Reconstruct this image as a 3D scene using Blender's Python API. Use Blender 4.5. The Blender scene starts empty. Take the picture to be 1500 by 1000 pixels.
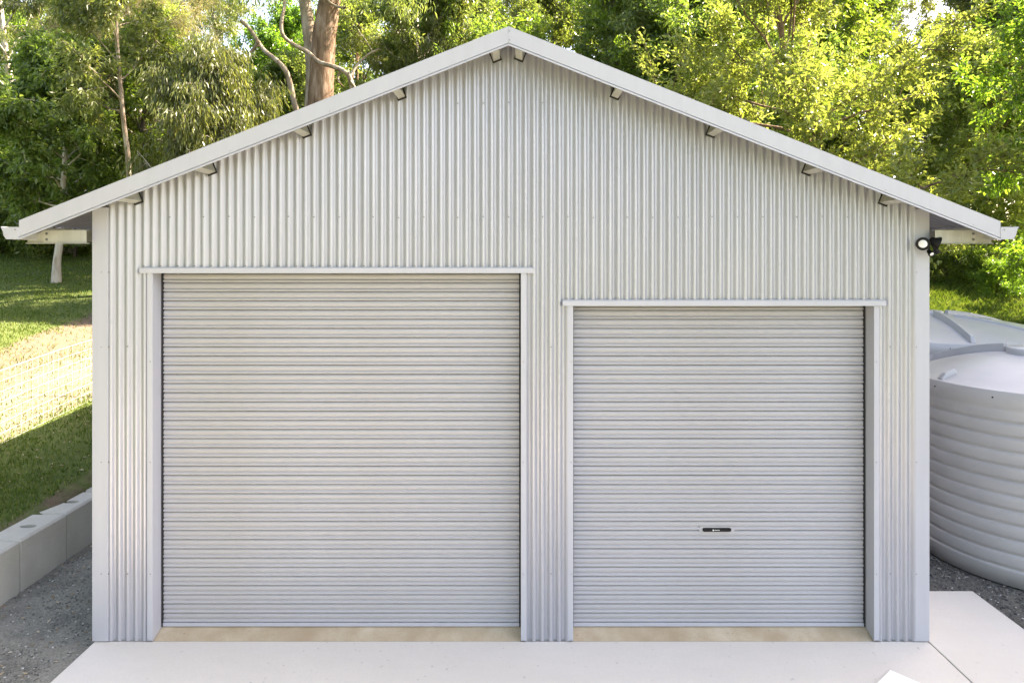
import bpy, bmesh, math, random
import numpy as np
from mathutils import Vector
R = math.radians
random.seed(7); rng = np.random.default_rng(11)
scene = bpy.context.scene
C = scene.collection

# ------------------------------------------------------------------ camera, sky, sun, exposure
CAM = (0.0, -6.1, 3.47); F = 994.0                      # focal length in photo pixels (1500 wide)
cd = bpy.data.cameras.new('camera'); cam = bpy.data.objects.new('camera', cd); C.objects.link(cam)
cd.sensor_width = 36; cd.lens = F*36/1500; cd.clip_end = 800; cd.clip_start = .05
cd.shift_x = -7/1500; cd.shift_y = -129/1500            # level camera, frame shifted down
cam.location = CAM; cam.rotation_euler = (R(90), 0, 0); scene.camera = cam

SUN = Vector((0.93, 0.32, 1.0)).normalized()            # towards the sun: behind the garage, from the right
el = math.asin(SUN.z); az = math.atan2(SUN.x, SUN.y)    # azimuth clockwise from +Y
w = bpy.data.worlds.new('World'); scene.world = w; w.use_nodes = True
wn = w.node_tree; bg = wn.nodes['Background']
sky = wn.nodes.new('ShaderNodeTexSky'); sky.sky_type = 'NISHITA'; sky.sun_disc = False
sky.sun_elevation = el; sky.sun_rotation = az; sky.air_density = 1.0; sky.dust_density = 2.0; sky.ozone_density = 1.0
wn.links.new(sky.outputs[0], bg.inputs[0]); bg.inputs[1].default_value = 0.13
sd = bpy.data.lights.new('sun', 'SUN'); sun = bpy.data.objects.new('sun', sd); C.objects.link(sun)
sd.energy = 5.0; sd.angle = R(.55); sd.color = (1, .975, .94)
sun.rotation_euler = SUN.to_track_quat('Z', 'Y').to_euler(); sun.location = SUN*60
vs = scene.view_settings; vs.view_transform = 'Standard'; vs.look = 'None'; vs.gamma = 1; vs.exposure = 2.66
vs.use_white_balance = True; vs.white_balance_temperature = 8100; vs.white_balance_tint = 17
scene.cycles.max_bounces = 8; scene.cycles.diffuse_bounces = 4; scene.cycles.transmission_bounces = 4
scene.cycles.use_denoising = True

def W(px, py, D):                                       # photo pixel + distance along the view -> world point
    return ((px-757)*D/F, D-6.1, 3.47-(py-371)*D/F)

# ------------------------------------------------------------------ helpers
def tag(o, label=None, cat=None, group=None, kind=None):
    if label: o['label'] = label
    if cat: o['category'] = cat
    if group: o['group'] = group
    if kind: o['kind'] = kind
    return o
def empty(name, loc=(0, 0, 0)):
    o = bpy.data.objects.new(name, None); C.objects.link(o); o.location = loc; o.empty_display_size = .2; return o
def link(name, me, parent=None, loc=None):
    o = bpy.data.objects.new(name, me); C.objects.link(o)
    if parent: o.parent = parent
    if loc is not None: o.location = loc
    return o

class MB:
    def __init__(s): s.v = []; s.f = []; s.sm = []
    def add(s, vs, fs, smooth=False):
        n = len(s.v); s.v += [tuple(p) for p in vs]
        for f in fs: s.f.append(tuple(i+n for i in f)); s.sm.append(smooth)
    def box(s, x0, x1, y0, y1, z0, z1):
        v = [(x, y, z) for z in (z0, z1) for x, y in ((x0, y0), (x1, y0), (x1, y1), (x0, y1))]
        s.add(v, [(3, 2, 1, 0), (4, 5, 6, 7), (0, 1, 5, 4), (1, 2, 6, 5), (2, 3, 7, 6), (3, 0, 4, 7)])
    def prism(s, prof, axis_pts, smooth=False, caps=True):
        """prof: fn(i)->list of 3d points for each station; joins stations"""
        st = [prof(p) for p in axis_pts]; n = len(st[0]); v = [q for a in st for q in a]; f = []
        for k in range(len(st)-1):
            for i in range(n):
                j = (i+1) % n; f.append((k*n+i, k*n+j, (k+1)*n+j, (k+1)*n+i))
        s.add(v, f, smooth)
        if caps: s.add(st[0], [tuple(range(n))[::-1]]); s.add(st[-1], [tuple(range(n))])
    def tube(s, pts, rad, n=8, smooth=True, caps=True):
        pts = [Vector(p) for p in pts]
        if not hasattr(rad, '__len__'): rad = [rad]*len(pts)
        rings = []; ref = None
        for i, p in enumerate(pts):
            d = (pts[min(i+1, len(pts)-1)]-pts[max(i-1, 0)]).normalized()
            if ref is None: ref = d.orthogonal()
            a = (ref-d*ref.dot(d)).normalized(); b = d.cross(a); ref = a
            rings.append([p+(a*math.cos(t)+b*math.sin(t))*rad[i] for t in [2*math.pi*k/n for k in range(n)]])
        v = [q for r in rings for q in r]; f = []
        for k in range(len(rings)-1):
            for i in range(n):
                j = (i+1) % n; f.append((k*n+i, k*n+j, (k+1)*n+j, (k+1)*n+i))
        s.add(v, f, smooth)
        if caps: s.add(rings[0], [tuple(range(n))[::-1]]); s.add(rings[-1], [tuple(range(n))])
    def lathe(s, prof, c, n=64, smooth=True, axis=None):
        v = []; f = []; m = len(prof)
        for k in range(n):
            t = 2*math.pi*k/n
            for r, z in prof: v.append((c[0]+r*math.cos(t), c[1]+r*math.sin(t), c[2]+z))
        for k in range(n):
            for i in range(m-1):
                a = k*m+i; b = ((k+1) % n)*m+i; f.append((a, b, b+1, a+1))
        s.add(v, f, smooth)
    def mesh(s, name, mat):
        me = bpy.data.meshes.new(name); me.from_pydata(s.v, [], s.f); me.polygons.foreach_set('use_smooth', s.sm)
        me.materials.append(mat); me.update(); return me
    def build(s, name, mat, parent=None, loc=None): return link(name, s.mesh(name, mat), parent, loc)

def bevel(o, width=.004, seg=2):
    m = o.modifiers.new('bevel', 'BEVEL'); m.width = width; m.segments = seg; m.limit_method = 'ANGLE'; m.angle_limit = R(35)
    return o

# ------------------------------------------------------------------ materials
class N:
    def __init__(s, name):
        s.m = bpy.data.materials.new(name); s.m.use_nodes = True; s.t = s.m.node_tree; s.p = s.t.nodes['Principled BSDF']
        s.out = s.t.nodes['Material Output']
    def n(s, typ, **kw):
        o = s.t.nodes.new(typ)
        for k, v in kw.items():
            if k.startswith('i_'):
                key = k[2:]; key = int(key) if key.isdigit() else key.replace('_', ' ')
                o.inputs[key].default_value = v
            else: setattr(o, k, v)
        return o
    def l(s, a, b): s.t.links.new(a, b)
    def coord(s, scale=(1, 1, 1), kind='Object'):
        tc = s.n('ShaderNodeTexCoord'); mp = s.n('ShaderNodeMapping'); mp.inputs['Scale'].default_value = scale
        s.l(tc.outputs[kind], mp.inputs[0]); return mp.outputs[0]
    def noise(s, vec, scale, detail=4, rough=.55):
        o = s.n('ShaderNodeTexNoise'); o.inputs['Scale'].default_value = scale; o.inputs['Detail'].default_value = detail
        o.inputs['Roughness'].default_value = rough; s.l(vec, o.inputs['Vector']); return o.outputs['Fac']
    def ramp(s, fac, stops):
        o = s.n('ShaderNodeValToRGB'); e = o.color_ramp.elements
        while len(e) < len(stops): e.new(.5)
        for a, (p, c) in zip(e, stops): a.position = p; a.color = (*c, 1)
        s.l(fac, o.inputs[0]); return o.outputs[0]
    def mix(s, fac, a, b, mode='MIX'):
        o = s.n('ShaderNodeMix', data_type='RGBA', blend_type=mode)
        for sock, val in ((o.inputs[0], fac), (o.inputs[6], a), (o.inputs[7], b)):
            if hasattr(val, 'default_value') or hasattr(val, 'is_output'): s.l(val, sock)
            elif isinstance(val, tuple): sock.default_value = (*val, 1)
            else: sock.default_value = val
        return o.outputs[2]
    def bump(s, h, strength=.3, dist=.01):
        o = s.n('ShaderNodeBump'); o.inputs['Strength'].default_value = strength; o.inputs['Distance'].default_value = dist
        s.l(h, o.inputs['Height']); s.l(o.outputs[0], s.p.inputs['Normal']); return o
    def base(s, c):
        if isinstance(c, tuple): s.p.inputs['Base Color'].default_value = (*c, 1)
        else: s.l(c, s.p.inputs['Base Color'])
    def set(s, **kw):
        for k, v in kw.items(): s.p.inputs[k.replace('_', ' ')].default_value = v

def steel(name, col, rough=.42, streak=.05, spec=.5, vert=True, dirt=None):
    m = N(name); c = m.coord((6, 6, .35) if vert else (.35, 6, 6)); f = m.noise(c, 2.2, 5)
    d = tuple(x*(1-streak*2.2) for x in col); u = tuple(min(1, x*(1+streak)) for x in col)
    col_s = m.ramp(f, [(.3, d), (.7, u)])
    f2 = m.noise(m.coord(), .9, 5); col_s = m.mix(m.ramp(f2, [(.45, (0, 0, 0)), (.75, (.35,)*3)]), col_s, dirt or tuple(x*.86 for x in col))
    m.base(col_s); m.set(Roughness=rough, Specular_IOR_Level=spec)
    rr = m.n('ShaderNodeMapRange', i_3=rough-.06, i_4=rough+.1); m.l(f2, rr.inputs[0]); m.l(rr.outputs[0], m.p.inputs['Roughness'])
    m.bump(m.noise(m.coord((1, 1, 1)), 3.0, 3), .12, .006)
    return m.m
M = {}
M['wall'] = steel('wall_steel', (.405, .412, .448), .34, .03)
M['wall'].node_tree.nodes['Principled BSDF'].inputs['Metallic'].default_value = .4
M['trim'] = steel('trim_steel', (.398, .405, .438), .38, .02)
M['door'] = steel('door_steel', (.345, .342, .352), .38, .018, vert=False, dirt=(.30, .285, .27))
M['roof'] = steel('roof_steel', (.24, .24, .24), .35, .03)
M['roof'].node_tree.nodes['Principled BSDF'].inputs['Metallic'].default_value = .85
M['galv'] = steel('galvanised_steel', (.40, .40, .35), .38, .09)
m = N('dark_gap'); m.base((.012, .012, .012)); m.set(Roughness=.8); M['gap'] = m.m
m = N('black_plastic'); m.base((.008, .008, .008)); m.set(Roughness=.5, Specular_IOR_Level=.2); M['black'] = m.m
m = N('lens'); m.base((.75, .75, .74)); m.set(Roughness=.15, Coat_Weight=.6); M['lens'] = m.m
m = N('silver_mark'); m.base((.7, .7, .7)); m.set(Roughness=.4); M['mark'] = m.m
m = N('sun_patch_panel'); m.base((.93, .93, .92)); m.set(Roughness=.5); M['sun_patch_white'] = m.m
m = N('white_wire'); m.base((.55, .53, .48)); m.set(Roughness=.5); M['wire'] = m.m
m = N('screw_head'); m.base((.2, .2, .2)); m.set(Roughness=.35, Metallic=.6); M['screw'] = m.m

def concrete(name, a, b, stain=None, scale=1.0, bumpd=.002):
    m = N(name); f = m.noise(m.coord(), 1.3*scale, 6); g = m.noise(m.coord(), 60, 3); h = m.noise(m.coord(), .35*scale, 3)
    c = m.ramp(f, [(.3, a), (.7, b)])
    c = m.mix(m.ramp(g, [(.35, (0, 0, 0)), (.65, (.25,)*3)]), c, tuple(x*.8 for x in a))
    if stain: c = m.mix(m.ramp(h, [(.45, (0, 0, 0)), (.7, (.6,)*3)]), c, stain)
    mp = m.coord((1.0, 3.5, 1)); k = m.noise(mp, 2.4, 8, .7); c = m.mix(m.ramp(k, [(.42, (0, 0, 0)), (.8, (.3,)*3)]), c, tuple(x*.86 for x in a))
    sp = m.noise(m.coord(), 23, 2, .4); c = m.mix(m.ramp(sp, [(.72, (0, 0, 0)), (.76, (.5,)*3)]), c, tuple(x*.55 for x in a))
    m.base(c); m.set(Roughness=.85, Specular_IOR_Level=.25); m.bump(g, .35, bumpd); return m.m
M['apron'] = concrete('apron_concrete', (.64, .60, .535), (.68, .64, .575), (.59, .55, .485))
M['sill'] = concrete('threshold_concrete', (.40, .31, .20), (.54, .46, .34), (.30, .21, .12), 3.5)
M['block'] = concrete('block_concrete', (.46, .435, .38), (.58, .55, .485), (.33, .29, .23), 1.8, .004)

m = N('tank_plastic'); f = m.noise(m.coord((1, 1, 2.5)), 1.6, 5); g = m.noise(m.coord(), 90, 2)
m.base(m.ramp(f, [(.3, (.36, .36, .365)), (.7, (.43, .43, .435))])); m.set(Roughness=.33, Specular_IOR_Level=.5); m.bump(g, .25, .0012); M['tank'] = m.m

def bark(name, a, b, c3, sc=1.0):
    m = N(name); f = m.noise(m.coord((3, 3, .8)), 2.2*sc, 6); g = m.noise(m.coord((8, 8, 1.2)), 3*sc, 5)
    c = m.ramp(f, [(.3, a), (.52, b), (.72, c3)]); m.base(c); m.set(Roughness=.9, Specular_IOR_Level=.1); m.bump(g, .8, .03); return m.m
M['bark_brown'] = bark('bark_brown', (.10, .065, .04), (.20, .135, .09), (.32, .25, .19))
M['bark_pale'] = bark('bark_pale', (.30, .25, .19), (.48, .43, .36), (.60, .56, .50))
M['bark_mid'] = bark('bark_mid', (.17, .13, .09), (.29, .24, .18), (.42, .37, .30))
M['bark_dark'] = bark('bark_dark', (.05, .04, .03), (.11, .09, .07), (.20, .17, .13))

def leaf(name, dark, mid, light, trans, rough=.5, tf=.42, spec=.35):
    m = N(name); at = m.n('ShaderNodeAttribute', attribute_name='lv'); oi = m.n('ShaderNodeObjectInfo')
    c = m.ramp(at.outputs['Fac'], [(.05, dark), (.5, mid), (.97, light)])
    hs = m.n('ShaderNodeHueSaturation'); mr = m.n('ShaderNodeMapRange', i_3=.485, i_4=.512); mv = m.n('ShaderNodeMapRange', i_3=.82, i_4=1.2)
    m.l(oi.outputs['Random'], mr.inputs[0]); m.l(oi.outputs['Random'], mv.inputs[0]); m.l(mr.outputs[0], hs.inputs['Hue']); m.l(mv.outputs[0], hs.inputs['Value'])
    m.l(c, hs.inputs['Color']); m.base(hs.outputs[0]); m.set(Roughness=rough, Specular_IOR_Level=spec)
    tr = m.n('ShaderNodeBsdfTranslucent'); tc = m.mix(1.0, hs.outputs[0], trans, 'MULTIPLY'); m.l(tc, tr.inputs[0])
    mx = m.n('ShaderNodeMixShader'); mx.inputs[0].default_value = tf
    m.l(m.p.outputs[0], mx.inputs[1]); m.l(tr.outputs[0], mx.inputs[2]); m.l(mx.outputs[0], m.out.inputs[0]); return m.m
M['lf_dense'] = leaf('leaf_dense', (.05, .085, .022), (.105, .155, .04), (.18, .23, .08), (2.0, 2.0, .9), .34, .5, .6)
M['lf_euc'] = leaf('leaf_gum', (.07, .10, .032), (.125, .165, .05), (.21, .245, .09), (1.9, 1.8, .9), .34, .5, .6)
M['lf_bright'] = leaf('leaf_bright', (.11, .155, .04), (.19, .24, .07), (.30, .33, .15), (1.9, 1.95, .9), .32, .5, .6)
M['lf_pale'] = leaf('leaf_feathery', (.18, .175, .09), (.27, .255, .14), (.36, .33, .20), (1.6, 1.5, .8))
M['lf_green'] = leaf('leaf_green', (.055, .105, .02), (.115, .19, .036), (.19, .28, .075), (2.0, 2.1, .8), .34, .5, .6)
M['grass'] = leaf('grass_blade', (.05, .085, .018), (.10, .15, .032), (.20, .22, .08), (1.6, 1.6, .7), .7, .3, .15)

# ground: masks stored per vertex set gravel and dirt, and paint tree shade on the slope
m = N('ground_soil'); gm = m.n('ShaderNodeAttribute', attribute_name='gravel'); dm = m.n('ShaderNodeAttribute', attribute_name='dirt')
co = m.coord()
n1 = m.noise(co, .8, 6); n2 = m.noise(co, 9, 5); n3 = m.noise(co, 60, 3)
grass = m.mix(.5, m.ramp(n1, [(.3, (.065, .10, .024)), (.55, (.10, .135, .035)), (.75, (.17, .16, .06))]), m.ramp(n2, [(.3, (.045, .07, .018)), (.7, (.15, .17, .06))]))
dirt = m.mix(.5, m.ramp(n2, [(.3, (.10, .07, .045)), (.7, (.20, .15, .10))]), m.ramp(n3, [(.3, (.08, .055, .035)), (.7, (.24, .19, .135))]))  # soil colour; on the slope its brown also paints tree shade
sm_ = m.n('ShaderNodeAttribute', attribute_name='sunlit_straw'); sunlit_straw = m.mix(.5, m.ramp(n2, [(.3, (.12, .09, .055)), (.7, (.25, .21, .15))]), m.ramp(n3, [(.3, (.07, .075, .025)), (.7, (.27, .23, .165))]))
vor = m.n('ShaderNodeTexVoronoi'); vor.inputs['Scale'].default_value = 45; m.l(co, vor.inputs['Vector'])
gravel = m.mix(.55, m.ramp(vor.outputs['Color'], [(.1, (.06, .058, .052)), (.5, (.115, .112, .10)), (.9, (.22, .21, .19))]), m.ramp(n1, [(.35, (.08, .077, .065)), (.7, (.22, .205, .17))]))
def thr(mask, nz, lo, hi):
    a = m.n('ShaderNodeMath', operation='MULTIPLY_ADD'); m.l(nz, a.inputs[0]); a.inputs[1].default_value = .9; a.inputs[2].default_value = -.45
    b = m.n('ShaderNodeMath', operation='ADD'); m.l(mask, b.inputs[0]); m.l(a.outputs[0], b.inputs[1])
    c = m.n('ShaderNodeMapRange', i_1=lo, i_2=hi); m.l(b.outputs[0], c.inputs[0]); return c.outputs[0]
n4 = m.noise(co, 2.2, 6, .65)
c = m.mix(thr(dm.outputs['Fac'], n4, .4, .62), grass, dirt); c = m.mix(thr(sm_.outputs['Fac'], n4, .38, .62), c, sunlit_straw)
ds = m.n('ShaderNodeAttribute', attribute_name='dusty'); dn = m.n('ShaderNodeMath', operation='MULTIPLY'); m.l(ds.outputs['Fac'], dn.inputs[0]); m.l(m.ramp(n4, [(.3, (.25,)*3), (.65, (.9,)*3)]), dn.inputs[1])
gravel = m.mix(dn.outputs[0], gravel, m.ramp(n3, [(.3, (.21, .20, .165)), (.7, (.42, .40, .34))])); c = m.mix(thr(gm.outputs['Fac'], n2, .4, .6), c, gravel)
m.base(c); m.set(Roughness=.95, Specular_IOR_Level=.15); m.bump(n3, .7, .03); M['ground'] = m.m
m = N('pebble'); oi = m.n('ShaderNodeAttribute', attribute_name='lv')
m.base(m.ramp(oi.outputs['Fac'], [(.0, (.035, .034, .033)), (.55, (.10, .098, .092)), (.85, (.20, .19, .175)), (1, (.5, .48, .44))])); m.set(Roughness=.85); M['pebble'] = m.m
m = N('pebble_pale'); oi = m.n('ShaderNodeAttribute', attribute_name='lv')
m.base(m.ramp(oi.outputs['Fac'], [(.0, (.09, .085, .075)), (.55, (.19, .185, .16)), (.85, (.30, .29, .26)), (1, (.55, .53, .48))])); m.set(Roughness=.9); M['pebble_pale'] = m.m
m = N('litter'); oi = m.n('ShaderNodeAttribute', attribute_name='lv')
m.base(m.ramp(oi.outputs['Fac'], [(0, (.16, .09, .04)), (.5, (.35, .26, .15)), (1, (.62, .56, .45))])); m.set(Roughness=.8); M['litter'] = m.m
m = N('old_timber'); f = m.noise(m.coord((1, 9, 9)), 3, 5); m.base(m.ramp(f, [(.3, (.12, .09, .06)), (.7, (.30, .24, .17))])); m.set(Roughness=.9); m.bump(f, .5, .01); M['timber'] = m.m

# ------------------------------------------------------------------ ground
def sst(a, b, x): t = np.clip((x-a)/(b-a), 0, 1); return t*t*(3-2*t)
def height(x, y):
    x = np.asarray(x, float); y = np.asarray(y, float)
    dx = np.maximum(0, -5.45-x); dy = np.maximum(0, y-1.3)
    left = .40+1.1*(1-np.exp(-dx/5))+.9*(1-np.exp(-dy/8))
    left = left*sst(-5.36, -5.46, x)+(-.07)*(1-sst(-5.36, -5.46, x))
    bk = 1.75+.16*np.maximum(0, y-10.2)-.0016*np.maximum(0, y-10.2)**2
    bk = np.where(y > 45, 1.75+.16*34.8-.0016*34.8**2, bk)
    sr = sst(9.5, 10.2, y); soft = sst(6.5, 13, y)
    k = sst(-4.5, -7.5, x)
    back = bk*((1-k)*sr+k*soft)
    right = (1.7+.1*np.maximum(0, x-12))*sst(11.3, 12.6, x)*sst(-9, -2, y); right = np.minimum(right, 4)
    h = np.maximum(np.maximum(left, back-.07), right-.07)
    bumps = .035*np.sin(x*1.7+.6*np.sin(y*1.3))*np.cos(y*1.45+.8*np.sin(x*.9))
    small = .014*np.sin(x*6.1+1.9*np.sin(y*3.1))*np.cos(y*5.3+1.4*np.sin(x*4.7))
    return h+bumps*sst(.2, .5, h)+small*sst(.15, .05, h)*sst(-3.0, -4.0, x)
def axis(fine0, fine1, step, lim0, lim1, extra=()):
    a = list(np.arange(fine0, fine1+1e-6, step)); s = step
    p = fine1
    while p < lim1: s *= 1.22; p += s; a.append(p)
    s = step; p = fine0
    while p > lim0: s *= 1.22; p -= s; a.append(p)
    return np.array(sorted(set(np.round(a+list(extra), 4))))
gx = axis(-16, 14, .2, -260, 260, (-5.45, -5.36)); gy = axis(-6, 22, .2, -220, 300, (9.5, 10.2))
X, Y = np.meshgrid(gx, gy); Z = height(X, Y)
nx, ny = len(gx), len(gy)
idx = np.arange(nx*ny).reshape(ny, nx)
quads = np.stack([idx[:-1, :-1], idx[:-1, 1:], idx[1:, 1:], idx[1:, :-1]], -1).reshape(-1, 4)
def np_mesh(name, V, Q, mat, smooth=False, lv=None, extra=None):
    me = bpy.data.meshes.new(name); k = Q.shape[1]
    me.vertices.add(len(V)); me.vertices.foreach_set('co', np.ascontiguousarray(V, np.float32).ravel())
    me.loops.add(Q.size); me.loops.foreach_set('vertex_index', np.ascontiguousarray(Q, np.int32).ravel())
    me.polygons.add(len(Q)); me.polygons.foreach_set('loop_start', np.arange(0, Q.size, k, dtype=np.int32))
    me.polygons.foreach_set('loop_total', np.full(len(Q), k, np.int32)) if False else None
    me.polygons.foreach_set('use_smooth', np.full(len(Q), smooth, bool))
    for nm, arr in (dict(extra or {}) | ({'lv': lv} if lv is not None else {})).items():
        a = me.attributes.new(nm, 'FLOAT', 'POINT'); a.data.foreach_set('value', np.ascontiguousarray(arr, np.float32))
    me.materials.append(mat); me.update(calc_edges=True); me.validate(); return me
gravel_m = (sst(-5.46, -5.36, X)*sst(12.4, 11.6, X)*sst(-12, -8, Y)*sst(10.0, 9.5, Y))
dirt_shade_m = np.maximum(.95*sst(-10.7, -9.7, X+.25*(Y-7))*sst(-6.85, -7.3, X)*sst(-3, 1, Y), .62*sst(20, 27, Y))
sunlit_straw_m = .9*sst(-9.0, -8.0, X+.12*(Y-5))*sst(-6.85, -7.25, X)*sst(-3, 1, Y)  # pale strip paints the sunlit band; brown dirt beyond it is painted tree shade
dirt_shade_m = np.maximum(dirt_shade_m, .5*sst(-6.0, -5.6, X)*sst(-5.3, -5.4, X))
ground = link('ground', np_mesh('ground', np.stack([X, Y, Z], -1).reshape(-1, 3), quads, M['ground'], True, None,
              {'gravel': gravel_m.ravel(), 'dirt': dirt_shade_m.ravel(), 'sunlit_straw': sunlit_straw_m.ravel(), 'dusty': sst(-3.0, -3.8, X).ravel()}))
tag(ground, 'grassy ground with a gravel yard around the garage and a dirt strip', 'ground', kind='structure')

# concrete apron and side path
mb = MB(); mb.box(-3.79, 3.692, -9, .0, -.16, -.012); bevel(tag(mb.build('concrete_apron', M['apron']), 'pale concrete apron in front of the garage doors', 'pavement', kind='structure'), .006)
mb = MB(); mb.box(3.70, 4.70, -9, .90, -.16, -.008); bevel(tag(mb.build('concrete_path', M['apron']), 'narrow concrete path beside the garage corner', 'pavement', kind='structure'), .006)

# ------------------------------------------------------------------ garage
XL, XR, XC = -3.794, 3.687, -.07
SL = .396; DEPTH = 9.0; OH = .30
def ztop(x): return 5.405-SL*abs(x-XC)
G = empty('garage', (0, 0, 0))
tag(G, 'pale grey corrugated steel gable garage with two roller doors', 'garage')
D1 = (-3.264, .037, 3.292); D2 = (.506, 3.202, 3.0)     # openings x0, x1, top
PITCH = .076
def corr(x): # rounded crests and troughs with straighter flanks
    s = math.cos(2*math.pi*x/PITCH); return -.0138*math.tanh(1.25*s)/math.tanh(1.25)
def sheet(x0, x1, z0f, z1f, n=10):
    mb = MB(); k = max(1, int(round((x1-x0)/PITCH*n))); xs = [x0+(x1-x0)*i/k for i in range(k+1)]
    v = []; f = []
    for x in xs: v += [(x, corr(x), z0f(x)), (x, corr(x), z1f(x))]
    for i in range(k): f.append((2*i, 2*i+2, 2*i+3, 2*i+1))
    return v, f
edges = [XL+.10]
while edges[-1]+.762 < XR-.06: edges.append(edges[-1]+.762)
edges.append(XR-.06)
for a, b in zip(edges[:-1], edges[1:]):
    mb = MB(); cuts = sorted([c for c in (D1[0], D1[1], D2[0], D2[1], XC) if a < c < b]+[a, b])
    for p, q in zip(cuts[:-1], cuts[1:]):
        mid = (p+q)/2; z0 = -.006+random.uniform(-.003, .003)
        if D1[0] < mid < D1[1]: z0 = D1[2]+.01
        if D2[0] < mid < D2[1]: z0 = D2[2]+.01
        mb.add(*sheet(p, q, lambda x: z0, lambda x: ztop(x)-.05), smooth=True)
    # the lap of one sheet over the next: the under-lapping sheet sits a hair back
    o = mb.build('wall_sheet', M['wall'], G); o.location.y = -.002*((edges.index(a)) % 2)
# plain side and back cladding
def side_sheets(x, flip):
    y = .05
    while y < DEPTH-.1:
        y1 = min(y+.762, DEPTH-.02); mb = MB(); k = int((y1-y)/PITCH*8); v = []; f = []
        for i in range(k+1):
            yy = y+(y1-y)*i/k; v += [(x+corr(yy)*flip, yy, .012), (x+corr(yy)*flip, yy, ztop(x)-.06)]
        for i in range(k): f.append((2*i, 2*i+2, 2*i+3, 2*i+1))
        mb.add(v, f, True); mb.build('wall_sheet', M['wall'], G); y = y1
side_sheets(XL+.004, 1); side_sheets(XR-.004, -1)
mb = MB(); mb.add([(XL, DEPTH, 0), (XR, DEPTH, 0), (XR, DEPTH, ztop(XR)-.06), (XC, DEPTH, ztop(XC)-.06), (XL, DEPTH, ztop(XL)-.06)], [(0, 1, 2, 3, 4)]); mb.build('back_wall', M['wall'], G)
mb = MB(); mb.box(XL+.03, XR-.03, .145, DEPTH-.02, -.1, .044); mb.box(XL+.03, D1[0]-.012, .02, .1449, -.1, .0435); mb.box(D1[1]+.012, D2[0]-.012, .02, .1449, -.1, .0435); mb.box(D2[1]+.012, XR-.03, .02, .1449, -.1, .0435); mb.build('floor_slab', M['apron'], G)
# sloped thresholds in the door openings
for (a, b, t) in (D1, D2):
    mb = MB(); mb.add([(a-.01, .002, -.012), (b+.01, .002, -.012), (b+.01, .155, .046), (a-.01, .155, .046), (a-.01, .002, -.1), (b+.01, .002, -.1), (b+.01, .155, -.1), (a-.01, .155, -.1)],
                      [(0, 1, 2, 3), (4, 5, 1, 0), (7, 6, 5, 4), (5, 6, 2, 1), (7, 4, 0, 3), (6, 7, 3, 2)])
    mb.build('threshold', M['sill'], G)
# corner flashings (angle pieces)
for s, x, wd in ((1, XL, .126), (-1, XR, .112)):
    mb = MB(); t = .002
    a, b = sorted((x-s*.012, x+s*wd))
    mb.box(a, b, -.0185, -.0165, -.004, ztop(x)-.05)
    # folded return at the sheet side
    e = x+s*wd; a2, b2 = sorted((e, e+s*.006)); mb.box(a2, b2, -.0185, -.004, -.004, ztop(x)-.05)
    a3, b3 = sorted((x-s*.012, x-s*.010)); mb.box(a3, b3, -.0162, .13, -.004, ztop(x)-.06)
    bevel(mb.build('corner_flashing', M['trim'], G), .0015, 1)
# door trims
for (a, b, t), (h0, h1) in ((D1, (-3.374, .151)), (D2, (.409, 3.305))):
    mb = MB(); mb.box(h0, h1, -.034, .02, t, t+.047); mb.box(h0+.01, h1-.01, -.0165, -.0140, t+.047, t+.056)
    bevel(mb.build('header_flashing', M['trim'], G), .003, 2)
    for s, x in ((-1, a), (1, b)):
        mb = MB(); x0, x1 = sorted((x, x+s*.046)); mb.box(x0, x1, -.0195, -.0155, .004, t-.001)
        x0, x1 = sorted((x+s*.046, x+s*.050)); mb.box(x0, x1, -.0195, .004, .004, t-.001)
        bevel(mb.build('jamb_flashing', M['trim'], G), .0012, 1)
        mb = MB(); x0, x1 = sorted((x+s*.0005, x+s*.004)); mb.add([(x0, -.0152, -.004), (x1, -.0152, -.004), (x1, .15, .044), (x0, .15, .044), (x0, -.0152, t), (x1, -.0152, t), (x1, .15, t), (x0, .15, t)],
            [(3, 2, 1, 0), (4, 5, 6, 7), (0, 1, 5, 4), (1, 2, 6, 5), (2, 3, 7, 6), (3, 0, 4, 7)]); mb.build('jamb_reveal', M['trim'], G)
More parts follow.
